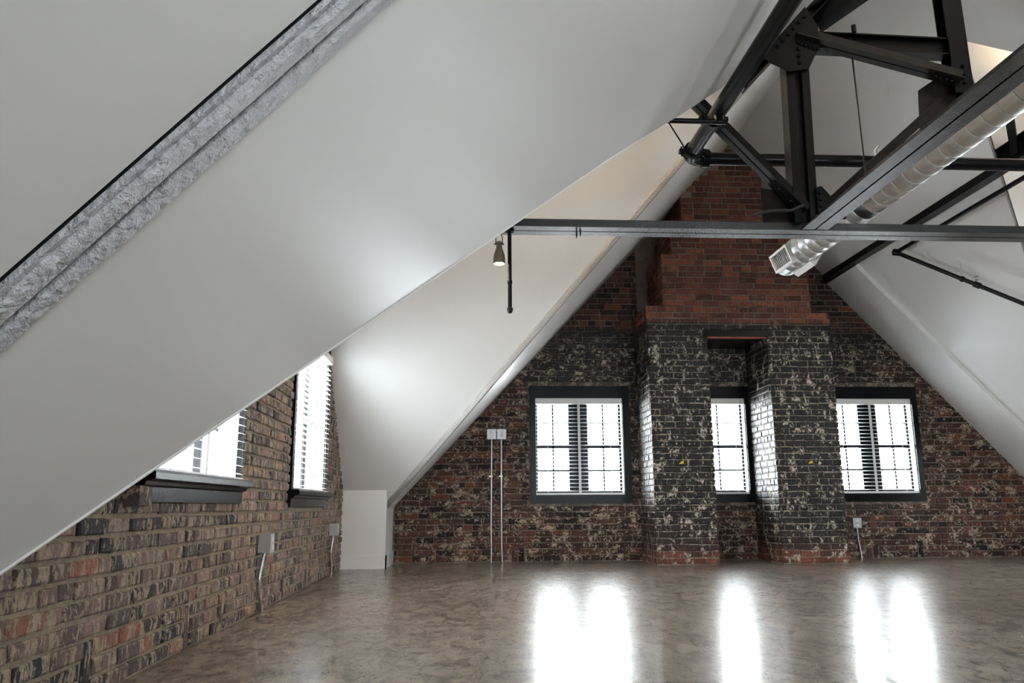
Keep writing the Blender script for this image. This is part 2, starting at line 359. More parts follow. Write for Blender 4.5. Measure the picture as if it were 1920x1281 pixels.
wall_mesh('right', -YB - 0.3, -YF + 0.3, 4.8, 'plain_brick')['label'] = 'brick wall on the right'
wall_mesh('front', -XRW - 0.3, -XL + 0.3, 5.3, 'plain_brick')['label'] = 'brick wall behind the viewer'

# ------------------------------------------------------------------ bricks
CAMP = Vector((0, 0, 0.65))
def to_px(p):
    d = p - CAMP; z = d.dot(FW)
    if z < 0.1: return None
    return 960 + F_PX * d.dot(RT) / z, 640.5 - F_PX * d.dot(UP) / z
def brick_geo(mb, fr, u0, u1, v0, v1, dep, rnd, n0=-0.012):
    """one bevelled brick; fr(u, v, d) -> world"""
    b = min(0.006, (u1 - u0) * 0.2); j = lambda a: random.uniform(-a, a)
    back = [fr(u, v, n0) for u, v in ((u0, v0), (u1, v0), (u1, v1), (u0, v1))]
    mid = [fr(u + j(.0045), v + j(.004), dep - 0.005) for u, v in ((u0, v0), (u1, v0), (u1, v1), (u0, v1))]
    front = [fr(u + j(.002), v + j(.002), dep + j(.002)) for u, v in ((u0 + b, v0 + b), (u1 - b, v0 + b), (u1 - b, v1 - b), (u0 + b, v1 - b))]
    fs = []
    for r in (0, 4):
        fs += [(r + i, r + (i + 1) % 4, r + 4 + (i + 1) % 4, r + 4 + i) for i in range(4)]
    fs.append((8, 9, 10, 11))
    mb.add(back + mid + front, fs, rnd)
def courses(v0, v1, H, spans, BL=0.203, J=0.012, vert=(), mixed=0.12):
    """running-bond bricks over the u-intervals that spans(v) gives"""
    out = []; k = 0; v = v0
    while v < v1:
        va, vb = v + J / 2, v + H - J / 2; header = (k % 7 == 5)
        L_ = 0.098 if header else BL
        for (a, c) in spans((va + vb) / 2):
            cuts = []
            if vb < 0.2:
                cuts = [q for q in vert if a + 0.05 < q < c - 0.05]
            segs = []; s = a
            for q in cuts: segs.append((s, q - 0.04)); s = q + 0.04
            segs.append((s, c))
            for (s0, s1) in segs:
                ua = s0 - random.random() * 0.5 * BL * (1 if s0 == a else 0) - (0.5 * BL if k % 2 else 0) * (1 if s0 == a else 0)
                while ua < s1:
                    L_ = (BL if random.random() > mixed else 0.098) * random.uniform(0.97, 1.03)
                    if header: L_ = 0.098
                    p0, p1 = max(ua + J / 2, s0 + 0.002), min(ua + L_ + J / 2, s1 - 0.002)
                    if p1 - p0 > 0.03: out.append((p0, p1, va + random.uniform(-.0015, .0015), vb + random.uniform(-.0015, .0015)))
                    ua += L_ + J
        v += H; k += 1
    return out
def lay(parent, fr, bricks, mat, most, shown, extra=()):
    """the bricks that show largest become parts, the rest one part of kind stuff"""
    rec = []
    for (ua, ub, va, vb) in bricks:
        c = fr((ua + ub) / 2, (va + vb) / 2, 0.01); q = to_px(c)
        ok = q is not None and -10 < q[0] < 1930 and -10 < q[1] < 1291 and shown(c, q)
        size = 0
        if ok:
            p0, p1, p2 = to_px(fr(ua, va, 0)), to_px(fr(ub, va, 0)), to_px(fr(ua, vb, 0))
            if p0 and p1 and p2: size = abs((p1[0] - p0[0]) * (p2[1] - p0[1]) - (p1[1] - p0[1]) * (p2[0] - p0[0]))
        rec.append((size, ua, ub, va, vb, c))
    rec.sort(key=lambda r: -r[0])
    rest = MB()
    for i, (size, ua, ub, va, vb, c) in enumerate(rec):
        dep = 0.010 + random.uniform(-0.004, 0.005); rnd = random.random()
        if i < most and size > 0:
            mb = MB(); brick_geo(mb, lambda u, v, d: fr(u, v, d) - c, ua, ub, va, vb, dep, rnd)
            o = mb.obj('brick', mat, parent, rnd=True); o.location = c
        else: brick_geo(rest, fr, ua, ub, va, vb, dep, rnd)
    o = rest.obj('brick_courses', mat, parent, rnd=True); o['kind'] = 'stuff'
def cut(iv, holes):
    for (a, b) in holes:
        nxt = []
        for (s, e) in iv:
            if b <= s or a >= e: nxt.append((s, e)); continue
            if a > s: nxt.append((s, a))
            if b < e: nxt.append((b, e))
        iv = nxt
    return iv
def spans_back(v):
    h = (v - ZR) / SL
    xl, xr = XR + h - 0.06, XR - h + 0.06
    xl = max(xl, -0.80 if v < 0.66 else -9); xr = min(xr, XRW)
    holes = []
    for (a, b, c, d) in WIN['back']:
        if c - 0.1 < v < d + 0.17: holes.append((a - 0.08, b + 0.08 if b < 3 or b > 4 else b + 0.075))
    if v < 2.60: holes += [(2.15, 2.84), (3.56, 4.32)]
    else: holes += [(2.20, 4.25 if v < 3.9 else 3.6)] if v < 4.6 else []
    return cut([(xl, xr)] if xr > xl else [], holes)
vt = [-0.35, 0.62, 0.70, 1.30, 1.38, 1.95, 4.95, 5.03, 5.6, 6.2, 6.9]
frb = lambda u, v, d: wp('back', u, v, d)
lay(wall_back, frb, courses(0.004, 5.0, 0.0716, spans_back, vert=vt), 'b_back', 300, lambda c, q: q[0] > 735)
for q in vt:
    mb = MB(); brick_geo(mb, frb, q - 0.032, q + 0.032, 0.005, 0.205, 0.009, random.random()); mb.obj('brick', 'b_back', wall_back, rnd=True)
def spans_left(v):
    y1 = 9.69 - v / SL + 0.06; y0 = 5.5 - (4.475 - v) / SL - 0.06
    if v < 0.87: y1 = min(y1, 8.93)
    holes = [(a - 0.06, b + 0.05) for (a, b, c, d) in WIN['left'] if c - 0.13 < v < d + 0.08]
    return cut([(y0, y1)] if y1 > y0 else [], holes)
frl = lambda u, v, d: wp('left', u, v, d)
vl = [1.75, 2.5, 3.02, 4.05, 4.62, 6.10, 7.0]
lay(wall_left, frl, courses(0.0, 4.5, 0.0690, spans_left, vert=vl, J=0.0155, mixed=0.3), 'b_left', 300, lambda c, q: q[1] > 1075 - 0.677 * q[0])
for q in vl:
    mb = MB(); brick_geo(mb, frl, q - 0.033, q + 0.033, 0.003, 0.2, 0.008, random.random() * 0.6); mb.obj('brick', 'b_left', wall_left, rnd=True)
mb = MB(); brick_geo(mb, frl, 3.19, 3.31, 0.655, 0.735, 0.075, 0.35); mb.obj('brick', 'b_left', wall_left, rnd=True)   # stub left of the sill

# chimney breast: two piers, the breast over them, the stepped stack
chim = thing('chimney_breast', 'tall stepped brick chimney with blackened lower piers around the narrow window', 'chimney')
YC = 9.0
BOX = [(2.14, 2.85, 0, 2.60), (3.56, 4.33, 0, 2.60), (2.13, 4.335, 2.60, 2.875), (2.13, 4.12, 2.875, 2.945), (2.335, 4.118, 2.945, 3.567), (2.46, 4.118, 3.567, 3.95), (2.605, 3.63, 3.95, 5.1)]
# the last box ends under the two roof slopes
mb = MB()
for x0, x1, z0, z1 in BOX[:-1]: mb.box((x0 + 0.012, YC + 0.012, z0), (x1 - 0.012, YB - 0.001, z1 - (0.004 if z1 < 5 else 0)))
mb.prism([(2.617, YC + 0.012, 3.94), (3.618, YC + 0.012, 3.94), (3.618, YC + 0.012, z_main(3.618) - 0.005), (XR, YC + 0.012, ZR - 0.005), (2.617, YC + 0.012, z_main(2.617) - 0.005)], (0, YB - YC - 0.013, 0))
mb.obj('mortar_core', 'm_chim', chim)
def spans_c(v): return [(x0, x1) for x0, x1, z0, z1 in BOX if z0 <= v < z1]
frc = lambda u, v, d: Vector((u, YC + 0.012 - d, v))
front = [q for q in courses(0.004, 5.0, 0.0716, spans_c) if min(z_main(q[0]), z_main(q[1])) > q[3] - 0.03]
side_jobs = []
def side(x, sgn, z0, z1):          # a pier's flank; sgn -1 faces left
    fr = (lambda u, v, d: Vector((x + 0.012 - d, YB - u, v))) if sgn < 0 else (lambda u, v, d: Vector((x - 0.012 + d, YC + u, v)))
    return fr, courses(0.004, 5.0, 0.0716, lambda v: [(0.0, YB - YC)] if z0 <= v < z1 else [])
lay(chim, frc, front, 'b_chim', 230, lambda c, q: True)
left_faces = [(2.14, -1, 0, 2.60), (3.56, -1, 0, 2.60), (2.13, -1, 2.60, 2.945), (2.335, -1, 2.945, 3.567), (2.46, -1, 3.567, 3.95), (2.605, -1, 3.95, 4.27), (2.85, 1, 0, 2.60), (4.33, 1, 0, 2.60), (4.335, 1, 2.60, 2.875), (4.118, 1, 2.945, 3.95), (3.63, 1, 3.95, 4.62)]
for x, sg, z0, z1 in left_faces:
    fr, bk = side(x, sg, z0, z1)
    rest = MB()
    for (ua, ub, va, vb) in bk:
        if sg < 0 and x in (2.14, 3.56) and va < 2.6 and ua < 0.8 and len(chim.children) < 300:
            c = fr((ua + ub) / 2, (va + vb) / 2, 0.01); m1 = MB(); brick_geo(m1, lambda u, v, d: fr(u, v, d) - c, ua, ub, va, vb, 0.011, random.random())
            o = m1.obj('brick', 'b_chim', chim, rnd=True); o.location = c
        else: brick_geo(rest, fr, ua, ub, va, vb, 0.010 + random.uniform(-.003, .003), random.random())
    if rest.v:
        o = rest.obj('brick_courses', 'b_chim', chim, rnd=True); o['kind'] = 'stuff'
o = box((2.80, YC - 0.004, 2.58), (3.62, YB - 0.002, 2.655)).obj('lintel', 'casing', chim); o['label'] = 'black steel lintel over the niche'
box((2.852, YC + 0.03, 2.565), (3.558, YC + 0.075, 2.582)).obj('lintel_flange', 'red', chim)
for x, z in ((2.437, 1.10), (3.93, 1.10)):
    MB().prism([(x, YC - 0.004, z), (x + 0.055, YC - 0.004, z + 0.006), (x + 0.05, YC - 0.004, z + 0.036), (x + 0.02, YC - 0.004, z + 0.024)], (0, 0.004, 0)).obj('tape_mark', 'yellow', chim)
# plastered corner pier at the left valley foot
struct(box((XL, 8.92, 0), (-0.82, YB, 0.99)).obj('wall_corner', 'paint'))['label'] = 'white plastered pier in the far left corner'
bb = MB().box((XL, 8.905, 0), (-0.805, 8.92, 0.14)).box((-0.82, 8.905, 0), (-0.805, YB, 0.14))
struct(bb.obj('baseboard_corner', 'trim'))['label'] = 'white baseboard around the corner pier'

# ------------------------------------------------------------------ windows and blinds
def local_box(mb, wn, u0, u1, v0, v1, d0, d1):
    p = [wp(wn, u, v, d) for v in (v0, v1) for d in (d0, d1) for u in (u0, u1)]
    mb.add(p, [(0, 1, 3, 2), (4, 6, 7, 5), (0, 4, 5, 1), (2, 3, 7, 6), (0, 2, 6, 4), (1, 5, 7, 3)])
    return mb
def lb(wn, *a): return local_box(MB(), wn, *a)
WN = 0
def window(wn, u0, u1, v0, v1, twin, label, moulded=False, cl=0.07, cr=0.085, blind=None):
    global WN; WN += 1
    root = struct(link('window_%d' % WN, None)); root['label'] = label
    D = -0.10
    # casing boards around the opening
    mb = MB()
    local_box(mb, wn, u0 - cl, u0, v0 - 0.02, v1 + 0.15, -0.01, 0.028); local_box(mb, wn, u1, u1 + cr, v0 - 0.02, v1 + 0.15, -0.01, 0.028)
    local_box(mb, wn, u0, u1, v1, v1 + 0.15, -0.01, 0.026)
    mb.obj('casing', 'casing', root)
    jb = MB()
    for q in ((u0 - 0.004, u0 + 0.008, v0, v1), (u1 - 0.008, u1 + 0.004, v0, v1), (u0, u1, v1 - 0.008, v1 + 0.004), (u0, u1, v0 - 0.004, v0 + 0.004)): local_box(jb, wn, *q, -0.31, 0.0)
    jb.obj('jamb', 'trim', root)
    SM = 'trim' if wn == 'left' else 'casing'
    s = MB()
    if moulded:
        prof = [(0.0, v0 + 0.012), (0.085, v0 + 0.012), (0.095, v0), (0.095, v0 - 0.025), (0.06, v0 - 0.034), (0.055, v0 - 0.048), (0.035, v0 - 0.055), (0.032, v0 - 0.115), (0.0, v0 - 0.125)]
        a = [wp(wn, u0 - cl - 0.03, z, d) for d, z in prof]; bq = [wp(wn, u1 + cr + 0.02, z, d) for d, z in prof]; n = len(prof)
        s.add(a + bq, [(i, (i + 1) % n, n + (i + 1) % n, n + i) for i in range(n)] + [tuple(range(n - 1, -1, -1)), tuple(range(n, 2 * n))])
    else:
        local_box(s, wn, u0 - cl - 0.02, u1 + cr + 0.02, v0 - 0.035, v0, -0.12, 0.06); local_box(s, wn, u0 - cl, u1 + cr, v0 - 0.10, v0 - 0.035, -0.02, 0.03)
    s.obj('sill', 'casing', root)
    # sashes, mullion, muntins, panes
    segs = [(u0, u1)]
    if twin:
        mid = (u0 + u1) / 2; lb(wn, mid - 0.085, mid + 0.085, v0, v1, D - 0.08, D + 0.02).obj('mullion', SM, root); segs = [(u0, mid - 0.085), (mid + 0.085, u1)]
    for a, c in segs:
        f = MB()
        for q in ((a, a + 0.035, v0, v1), (c - 0.035, c, v0, v1), (a, c, v0, v0 + 0.045), (a, c, v1 - 0.045, v1)): local_box(f, wn, *q, D - 0.05, D)
        sash = f.obj('sash', SM, root)
        h = v1 - v0
        for k in (0.25, 0.5, 0.75):
            t = 0.022 if k == 0.5 else 0.010
            lb(wn, a, c, v0 + h * k - t, v0 + h * k + t, D - 0.045, D - 0.005).obj('muntin', 'casing', sash)
        lb(wn, (a + c) / 2 - 0.010, (a + c) / 2 + 0.010, v0, v1, D - 0.045, D - 0.005).obj('muntin', 'casing', sash)
        MB().add([wp(wn, a, v0, D - 0.03), wp(wn, c, v0, D - 0.03), wp(wn, c, v1, D - 0.03), wp(wn, a, v1, D - 0.03)], [(0, 1, 2, 3)]).obj('pane', 'glass', sash)
    o, ux, n = WALLS[wn]
    pl = portal('daylight_portal', wp(wn, (u0 + u1) / 2, (v0 + v1) / 2, -0.30), (0, 0, 0), u1 - u0, v1 - v0)
    pl.rotation_euler = n.to_track_quat('-Z', 'Z').to_euler()
    if blind:
        B = thing('venetian_blind', blind, 'blind', 'white venetian blinds in the windows')
        bd = 0.02 if wn == 'left' else -0.045
        hr = lb(wn, u0 + 0.004, u1 - 0.004, v1 - 0.068, v1 - 0.002, bd - 0.03, bd + 0.035).obj('headrail', 'trim', B)
        lb(wn, u0 + 0.008, u1 - 0.008, v0 + 0.006, v0 + 0.026, bd - 0.026, bd + 0.026).obj('bottom_rail', 'trim', B)
        pitch = 0.046; nsl = int((v1 - 0.075 - v0 - 0.03) / pitch); tl = math.radians(10); w2 = 0.025
        cu, su = math.cos(tl) * w2, math.sin(tl) * w2
        uc = (u0 + u1) / 2
        # one slat mesh shared by all slats of this blind
        hw = (u1 - u0) / 2 - 0.008
        def lp(u, v, d): return ux * u + Vector((0, 0, v)) + n * d
        sm = MB(); th = 0.0014
        pr_ = [(-cu, su), (0, 0.003), (cu, -su)]
        vs = [lp(u, v + t_, d) for u in (-hw, hw) for (d, v) in pr_ for t_ in (-th, th)]
        sm.add(vs, [(0, 2, 8, 6), (2, 4, 10, 8), (1, 7, 9, 3), (3, 9, 11, 5), (0, 6, 7, 1), (4, 5, 11, 10), (0, 1, 3, 2), (2, 3, 5, 4), (6, 8, 9, 7), (8, 10, 11, 9)])
        me = sm.mesh('slat', 'slat')
        for k in range(nsl):
            sl = link('slat', me, B); sl.location = wp(wn, uc, v0 + 0.048 + k * pitch, bd)
        for fr_ in ((0.14, 0.5, 0.86) if twin else (0.2, 0.8)):
            u = u0 + (u1 - u0) * fr_; wdt = 0.016 if fr_ == 0.5 else 0.003
            lb(wn, u - wdt, u + wdt, v0 + 0.02, v1 - 0.06, bd + 0.0265, bd + 0.0275).obj('ladder_tape', 'trim', B)
        if wn == 'left':
            MB().tube([wp(wn, u0 + 0.75 * (u1 - u0), v1 - 0.08, bd + 0.032), wp(wn, u0 + 0.755 * (u1 - u0), (v0 + v1) / 2, bd + 0.036), wp(wn, u0 + 0.75 * (u1 - u0), v0 + 0.15, bd + 0.032)], 0.0022, 6).obj('pull_cord', 'trim', B)
    return root
b1, b2, b3 = WIN['back']; l1, l2 = WIN['left']
window('back', *b1, True, 'black cased twin window left of the chimney', blind='wide blind in the window left of the chimney piers')
window('back', *b2, False, 'narrow black cased window in the chimney niche', cl=0.02, cr=0.07, blind='narrow blind in the niche between the chimney piers')
window('back', *b3, True, 'black cased twin window right of the chimney', cl=0.03, cr=0.07, blind='wide blind in the window right of the chimney, above the small outlet box')
window('left', *l1, True, 'window in the left wall partly covered by the sloping ceiling', True, 0.06, 0.02, blind='blind cut off by the sloping ceiling, nearest window of the left wall')
window('left', *l2, True, 'tall window in the left wall near the corner pier', True, 0.07, 0.02, blind='tall blind in the left wall next to the white corner pier')
for q in WIN['right']: window('right', *q, True, 'window in the right wall')
for q in WIN['front']: window('front', *q, False, 'window behind the viewer')

# ------------------------------------------------------------------ steel truss
YT = 4.75
def angle_pair(w=0.078, leg=0.075, t=0.009, gap=0.006):
    """profiles (side, up) of two back-to-back angles, flange at the bottom"""
    r = [(gap, 0), (gap + w, 0), (gap + w, t), (gap + t, t), (gap + t, leg), (gap, leg)]
    return r, [(-x, z) for x, z in r][::-1]
def angles(name, a, b, parent, mat='steel', up=(0, 0, 1), **k):
    r, l = angle_pair(**k)
    mb = MB(); mb.sweep(r, a, b, up); mb.sweep(l, a, b, up)
    return mb.obj(name, mat, parent)
rv = MB().lathe([(0.014, 0), (0.0135, 0.004), (0.010, 0.009), (0.004, 0.012), (0.0, 0.0125)], (0, 0, 0), (0, -1, 0), 8).mesh('rivet', 'steel', True)
def rivets(parent, pts):
    for (x, y, z) in pts:
        o = link('rivet', rv, parent); o.location = (x, y, z)
truss = thing('roof_truss', 'black riveted steel truss under the roof in front of the chimney', 'truss')
angles('bottom_chord', (XL, YT, 2.335), (6.9, YT, 2.335), truss, 'chord')
MB().box((0.70, YT - 0.012, 2.295), (0.708, YT + 0.012, 2.336)).box((0.725, YT - 0.012, 2.305), (0.731, YT + 0.012, 2.336)).obj('beam_clip', 'pipe', truss)
def I_prof(w, h, tf=0.01, tw=0.012):
    return [(-w / 2, -h / 2), (w / 2, -h / 2), (w / 2, -h / 2 + tf), (tw / 2, -h / 2 + tf), (tw / 2, h / 2 - tf), (w / 2, h / 2 - tf), (w / 2, h / 2), (-w / 2, h / 2), (-w / 2, h / 2 - tf), (-tw / 2, h / 2 - tf), (-tw / 2, -h / 2 + tf), (-w / 2, -h / 2 + tf)]
pb = MB()
for dx in (-0.052, 0.052): pb.sweep([(-0.026, -0.05), (0.026, -0.05), (0.026, 0.05), (-0.026, 0.05)], (2.17 + dx, YT, 2.40), (2.20 + dx, YT, 3.72), (0, 1, 0))
pb.obj('post', 'steel', truss)
MB().sweep([(-0.03, -0.008), (0.03, -0.008), (0.03, 0.008), (-0.03, 0.008)], (2.17, YT, 2.40), (2.20, YT, 3.72), (0, 1, 0)).obj('post_web', 'steel_brown', truss)
MB().sweep(I_prof(0.13, 0.11), (3.325, YT, 3.33), (3.30, YT, 4.98), (0, 1, 0)).obj('king_post', 'steel', truss)
MB().sweep(I_prof(0.09, 0.125), (2.30, YT, 3.695), (3.27, YT, 3.675), (0, 0, 1)).obj('collar_strut', 'steel', truss)
angles('diagonal_brace', (2.19, YT - 0.055, 3.69), (3.30, YT - 0.055, 3.40), truss, 'steel_brown', w=0.05, leg=0.085)
angles('diagonal_brace', (2.25, YT + 0.02, 2.50), (3.16, YT + 0.02, 3.30), truss, 'steel_brown', up=(1, 0, 0), w=0.05, leg=0.06)
angles('diagonal_brace', (2.16, YT - 0.03, 2.47), (1.30, YT - 0.03, 3.42), truss, up=(1, 0, 0.5), w=0.055, leg=0.07)
angles('top_chord', (1.86, YT, z_main(1.86) - 0.16), (3.30, YT, z_main(3.27) - 0.13), truss, up=(-1, 0, 1), w=0.07, leg=0.08)
angles('top_chord', (3.30, YT, z_main(3.31) - 0.13), (4.8, YT, z_main(4.8) - 0.16), truss, up=(1, 0, 1), w=0.07, leg=0.08)
def plate(poly, y, parent=truss, mat='steel', t=0.012):
    return MB().prism([(x, y, z) for x, z in poly], (0, t, 0)).obj('gusset_plate', mat, parent)
g = plate([(1.93, 3.535), (2.02, 3.63), (2.27, 3.915), (2.345, 3.78), (2.35, 3.63), (2.26, 3.46), (2.13, 3.435)], YT - 0.075)
rivets(g, [(2.06 + 0.04 * i, YT - 0.076, 3.615 + 0.045 * i) for i in range(6)] + [(2.20, YT - 0.076, 3.50 + 0.05 * i) for i in range(5)] + [(2.22 + 0.028 * i, YT - 0.076, 3.635 - 0.009 * i) for i in range(5)])
plate([(1.93, 2.40), (1.93, 2.675), (2.375, 2.61), (2.40, 2.40)], YT + 0.062, mat='steel_brown')
g = plate([(2.24, 2.42), (2.24, 2.63), (2.275, 2.64), (2.42, 2.47), (2.42, 2.42)], YT - 0.070)
rivets(g, [(2.262, YT - 0.071, 2.46 + 0.045 * i) for i in range(4)])
g = plate([(3.04, 3.09), (3.06, 3.385), (3.27, 3.53), (3.42, 3.50), (3.45, 3.09)], YT + 0.03, mat='steel_brown')
rivets(g, [(3.085 + 0.038 * i, YT - 0.068, 3.445 - 0.010 * i) for i in range(5)])
rivets(truss, [(3.33, YT - 0.058, 3.40 + 0.06 * i) for i in range(3)] + [(1.98 + 0.035 * i, YT - 0.045, 2.665 - 0.040 * i) for i in range(4)])
# hip beam rising from the gusset
MB().sweep(I_prof(0.10, 0.16), (2.36, YT, 3.86), (3.25, 4.05, 4.32)).obj('hip_beam', 'steel', truss)
# cable drooping from the post foot
MB().tube([(2.14, YT - 0.09, 2.50), (2.05, YT - 0.11, 2.455), (1.92, YT - 0.11, 2.450), (1.84, YT - 0.11, 2.435), (1.80, YT - 0.11, 2.415)], 0.010, 8).obj('cable', 'rubber_and_shade', truss, True)
beam = thing('tie_beam', 'black double angle beam running beside the round duct toward the viewer', 'beam')
angles('angle_section', (2.197, YT - 0.09, 2.337), (2.197, YF, 2.337), beam, 'chord')
pur = thing('roof_purlin', 'long black purlin along the right ceiling slope above the sprinkler pipe', 'beam')
MB().sweep(I_prof(0.10, 0.20), (4.67, YB, z_main(4.67) + 0.005), (4.67, 4.2, z_main(4.67) + 0.005)).obj('rolled_section', 'steel', pur)
MB().prism([(4.60, 5.93, 3.50), (4.60, 6.02, 3.50), (4.60, 6.03, 3.86), (4.60, 5.93, 3.86)], (-0.012, 0, 0)).obj('end_bracket', 'steel', pur)
box((4.655, 8.66, 3.48), (4.70, 8.75, 3.53)).obj('clip', 'steel', pur)

# ------------------------------------------------------------------ sprinkler pipes
def coupling(c, ax, r, parent):
    mb = MB(); ax = Vector(ax); mb.lathe([(r * 1.05, -0.03), (r * 1.32, -0.026), (r * 1.32, 0.026), (r * 1.05, 0.03)], c, ax, 16)
    sd = ax.cross(Vector((0, 0, 1))); sd = sd.normalized() if sd.length > .1 else Vector((1, 0, 0))
    for s in (-1, 1):
        p = Vector(c) + sd * s * r * 1.5
        mb.box(p - Vector((.018, .018, .014)), p + Vector((.018, .018, .014)))
        mb.tube([p - Vector((0, 0, .034)), p + Vector((0, 0, .034))], 0.007, 8)
    return mb.obj('coupling', 'pipe', parent, True)
sp = thing('sprinkler_pipe', 'thick black sprinkler pipe turning at an elbow below the left valley', 'pipe')
PX, PY, PZ, PR = 1.577, 5.2, 3.05, 0.050
MB().tube([(PX, -1.2, PZ), (PX, PY - 0.10, PZ)], PR, 20).obj('main_run', 'pipe', sp, True)
MB().tube([(PX + 0.10, PY, PZ), (7.0, PY, PZ)], PR * 0.9, 20).obj('cross_run', 'pipe', sp, True)
arc = [(PX + 0.10 - 0.10 * math.cos(a), PY - 0.10 + 0.10 * math.sin(a), PZ) for a in [math.pi / 2 * i / 8 for i in range(9)]]
MB().tube(arc, PR * 1.12, 20).obj('elbow', 'pipe', sp, True)
coupling((PX, PY - 0.11, PZ), (0, 1, 0), PR, sp); coupling((PX + 0.12, PY, PZ), (1, 0, 0), PR, sp); coupling((PX, 4.62, PZ), (0, 1, 0), PR, sp)
MB().lathe([(0.036, 0), (0.036, 0.05), (0.03, 0.055)], (PX, 4.50, PZ - 0.03), (0, 0, -1), 14).obj('tee_outlet', 'pipe', sp, True)
MB().tube([(PX + 0.03, 4.50, PZ - 0.075), (0.6, 4.50, PZ - 0.075)], 0.017, 12).obj('branch_line', 'pipe', sp, True)
MB().tube([(1.36, 4.9, 3.6), (1.36, 4.9, 3.18), (1.50, 5.06, 3.09), (1.545, 5.08, 3.0), (PX, 5.08, 2.993), (1.63, 5.08, 3.04)], 0.005, 6).obj('hanger_rod', 'pipe', sp, True)
MB().tube([(2.325, 5.2, 4.0), (2.325, 5.2, 3.07)], 0.006, 6).obj('hanger_rod', 'pipe', sp, True)
MB().lathe([(0.03, 0), (0.03, 0.05), (0.012, 0.09)], (2.325, 5.2, 3.085), (0, 0, 1), 10).obj('hanger_clip', 'pipe', sp, True)
MB().tube([(2.95, 5.2, 3.09), (2.95, 5.2, 3.14), (2.97, 5.17, 3.17)], 0.009, 8).obj('sprinkler_head', 'boxsteel', sp, True)
dp = thing('drop_pipe', 'short black vertical pipe hanging beside the small pendant lamp', 'pipe')
MB().tube([(0.283, YT, 2.34), (0.283, YT, 1.835)], 0.0125, 12).obj('pipe_run', 'pipe', dp, True)
MB().lathe([(0.014, 0), (0.019, -0.004), (0.019, -0.02), (0.012, -0.035), (0.004, -0.038)], (0.283, YT, 1.84), (0, 0, 1), 12).obj('end_cap', 'pipe', dp, True)
MB().lathe([(0.0135, 0), (0.016, 0.002), (0.016, 0.02), (0.0135, 0.022)], (0.283, YT, 1.99), (0, 0, 1), 12).obj('collar', 'pipe', dp, True)
MB().box((0.255, YT - 0.02, 2.325), (0.31, YT + 0.02, 2.345)).obj('clamp', 'pipe', dp)
rp = thing('branch_pipe', 'thin black sprinkler branch pipe descending along the right ceiling', 'pipe')
A, Bq = Vector((4.70, 8.08, 3.33)), Vector((5.45, 7.253, 2.548)); Cq = A + (Bq - A) * 2.2
MB().tube([A, Cq], 0.022, 14).obj('sloping_run', 'pipe', rp, True)
MB().tube([A, (4.70, 3.0, 3.33)], 0.022, 14).obj('level_run', 'pipe', rp, True)
MB().lathe([(0.02, -0.04), (0.036, -0.03), (0.036, 0.03), (0.02, 0.04)], A, (0.5, -0.6, -0.3), 14).obj('elbow', 'pipe', rp, True)
q = A + (Bq - A) * 0.545
MB().tube([q, (q.x - 0.0, q.y, z_main(q.x) + 0.02)], 0.005, 6).obj('hanger_rod', 'galv', rp, True)
MB().lathe([(0.02, -0.02), (0.03, -0.015), (0.03, 0.015), (0.02, 0.02)], q, (Bq - A), 12).obj('hanger_ring', 'pipe', rp, True)
MB().lathe([(0.035, 0), (0.035, 0.004)], (q.x, q.y, z_main(q.x) - 0.006), (SL, 0, 1), 14).obj('ceiling_rose', 'trim', rp, True)
q = A + (Bq - A) * 0.66
MB().lathe([(0.032, -0.03), (0.032, 0.03)], q, (Bq - A), 12).obj('saddle_tee', 'pipe', rp, True)
MB().lathe([(0.012, 0.0), (0.012, 0.05), (0.02, 0.055), (0.02, 0.06), (0.006, 0.065), (0.006, 0.085), (0.024, 0.09), (0.024, 0.093)], q, (0, 0, 1), 10).obj('sprinkler_head', 'galv', rp, True)
MB().tube([(4.70, 7.75, 3.33), (4.70, 7.75, 3.45)], 0.006, 6).obj('hanger_rod', 'pipe', rp, True)

# ------------------------------------------------------------------ spiral duct
duct = thing('spiral_duct', 'galvanised round spiral duct with end grilles beside the black tie beam', 'duct')
DX, DZ, DR, DY0, DY1 = 2.562, 2.545, 0.113, 5.98, -1.4
prof = []; y = 0.0; L_ = DY0 - DY1
while y < L_:
    prof += [(DR, y), (DR, y + 0.108), (DR + 0.002, y + 0.109), (DR - 0.005, y + 0.111), (DR - 0.005, y + 0.1125), (DR + 0.001, y + 0.1145)]; y += 0.116
mb = MB(); seg = 40; vs = []; fs = []
for i, (r, h) in enumerate(prof):
    tilt = 0.03 * min(1.0, h / 0.12, (L_ + 0.1 - h) / 0.12)
    for k in range(seg):
        a = 2 * math.pi * k / seg
        vs.append((DX + r * math.cos(a), DY0 - h + tilt * math.cos(a), DZ + r * math.sin(a)))
for i in range(len(prof) - 1):
    for k in range(seg):
        a = i * seg + k; a2 = i * seg + (k + 1) % seg; fs.append((a, a2, a2 + seg, a + seg))
mb.add(vs, fs); mb.obj('duct_wall', 'duct', duct, True)
MB().lathe([(DR + 0.002, -0.035), (DR + 0.002, 0.0), (DR * 0.98, 0.004), (0.0, 0.004)], (DX, DY0 + 0.012, DZ), (0, 1, 0), 40).obj('end_cap', 'duct', duct, True)
MB().lathe([(DR + 0.001, 0), (DR + 0.010, 0.006), (DR + 0.010, 0.05), (DR + 0.001, 0.056)], (DX, 3.02, DZ), (0, 1, 0), 40).obj('joint_collar', 'duct', duct, True)
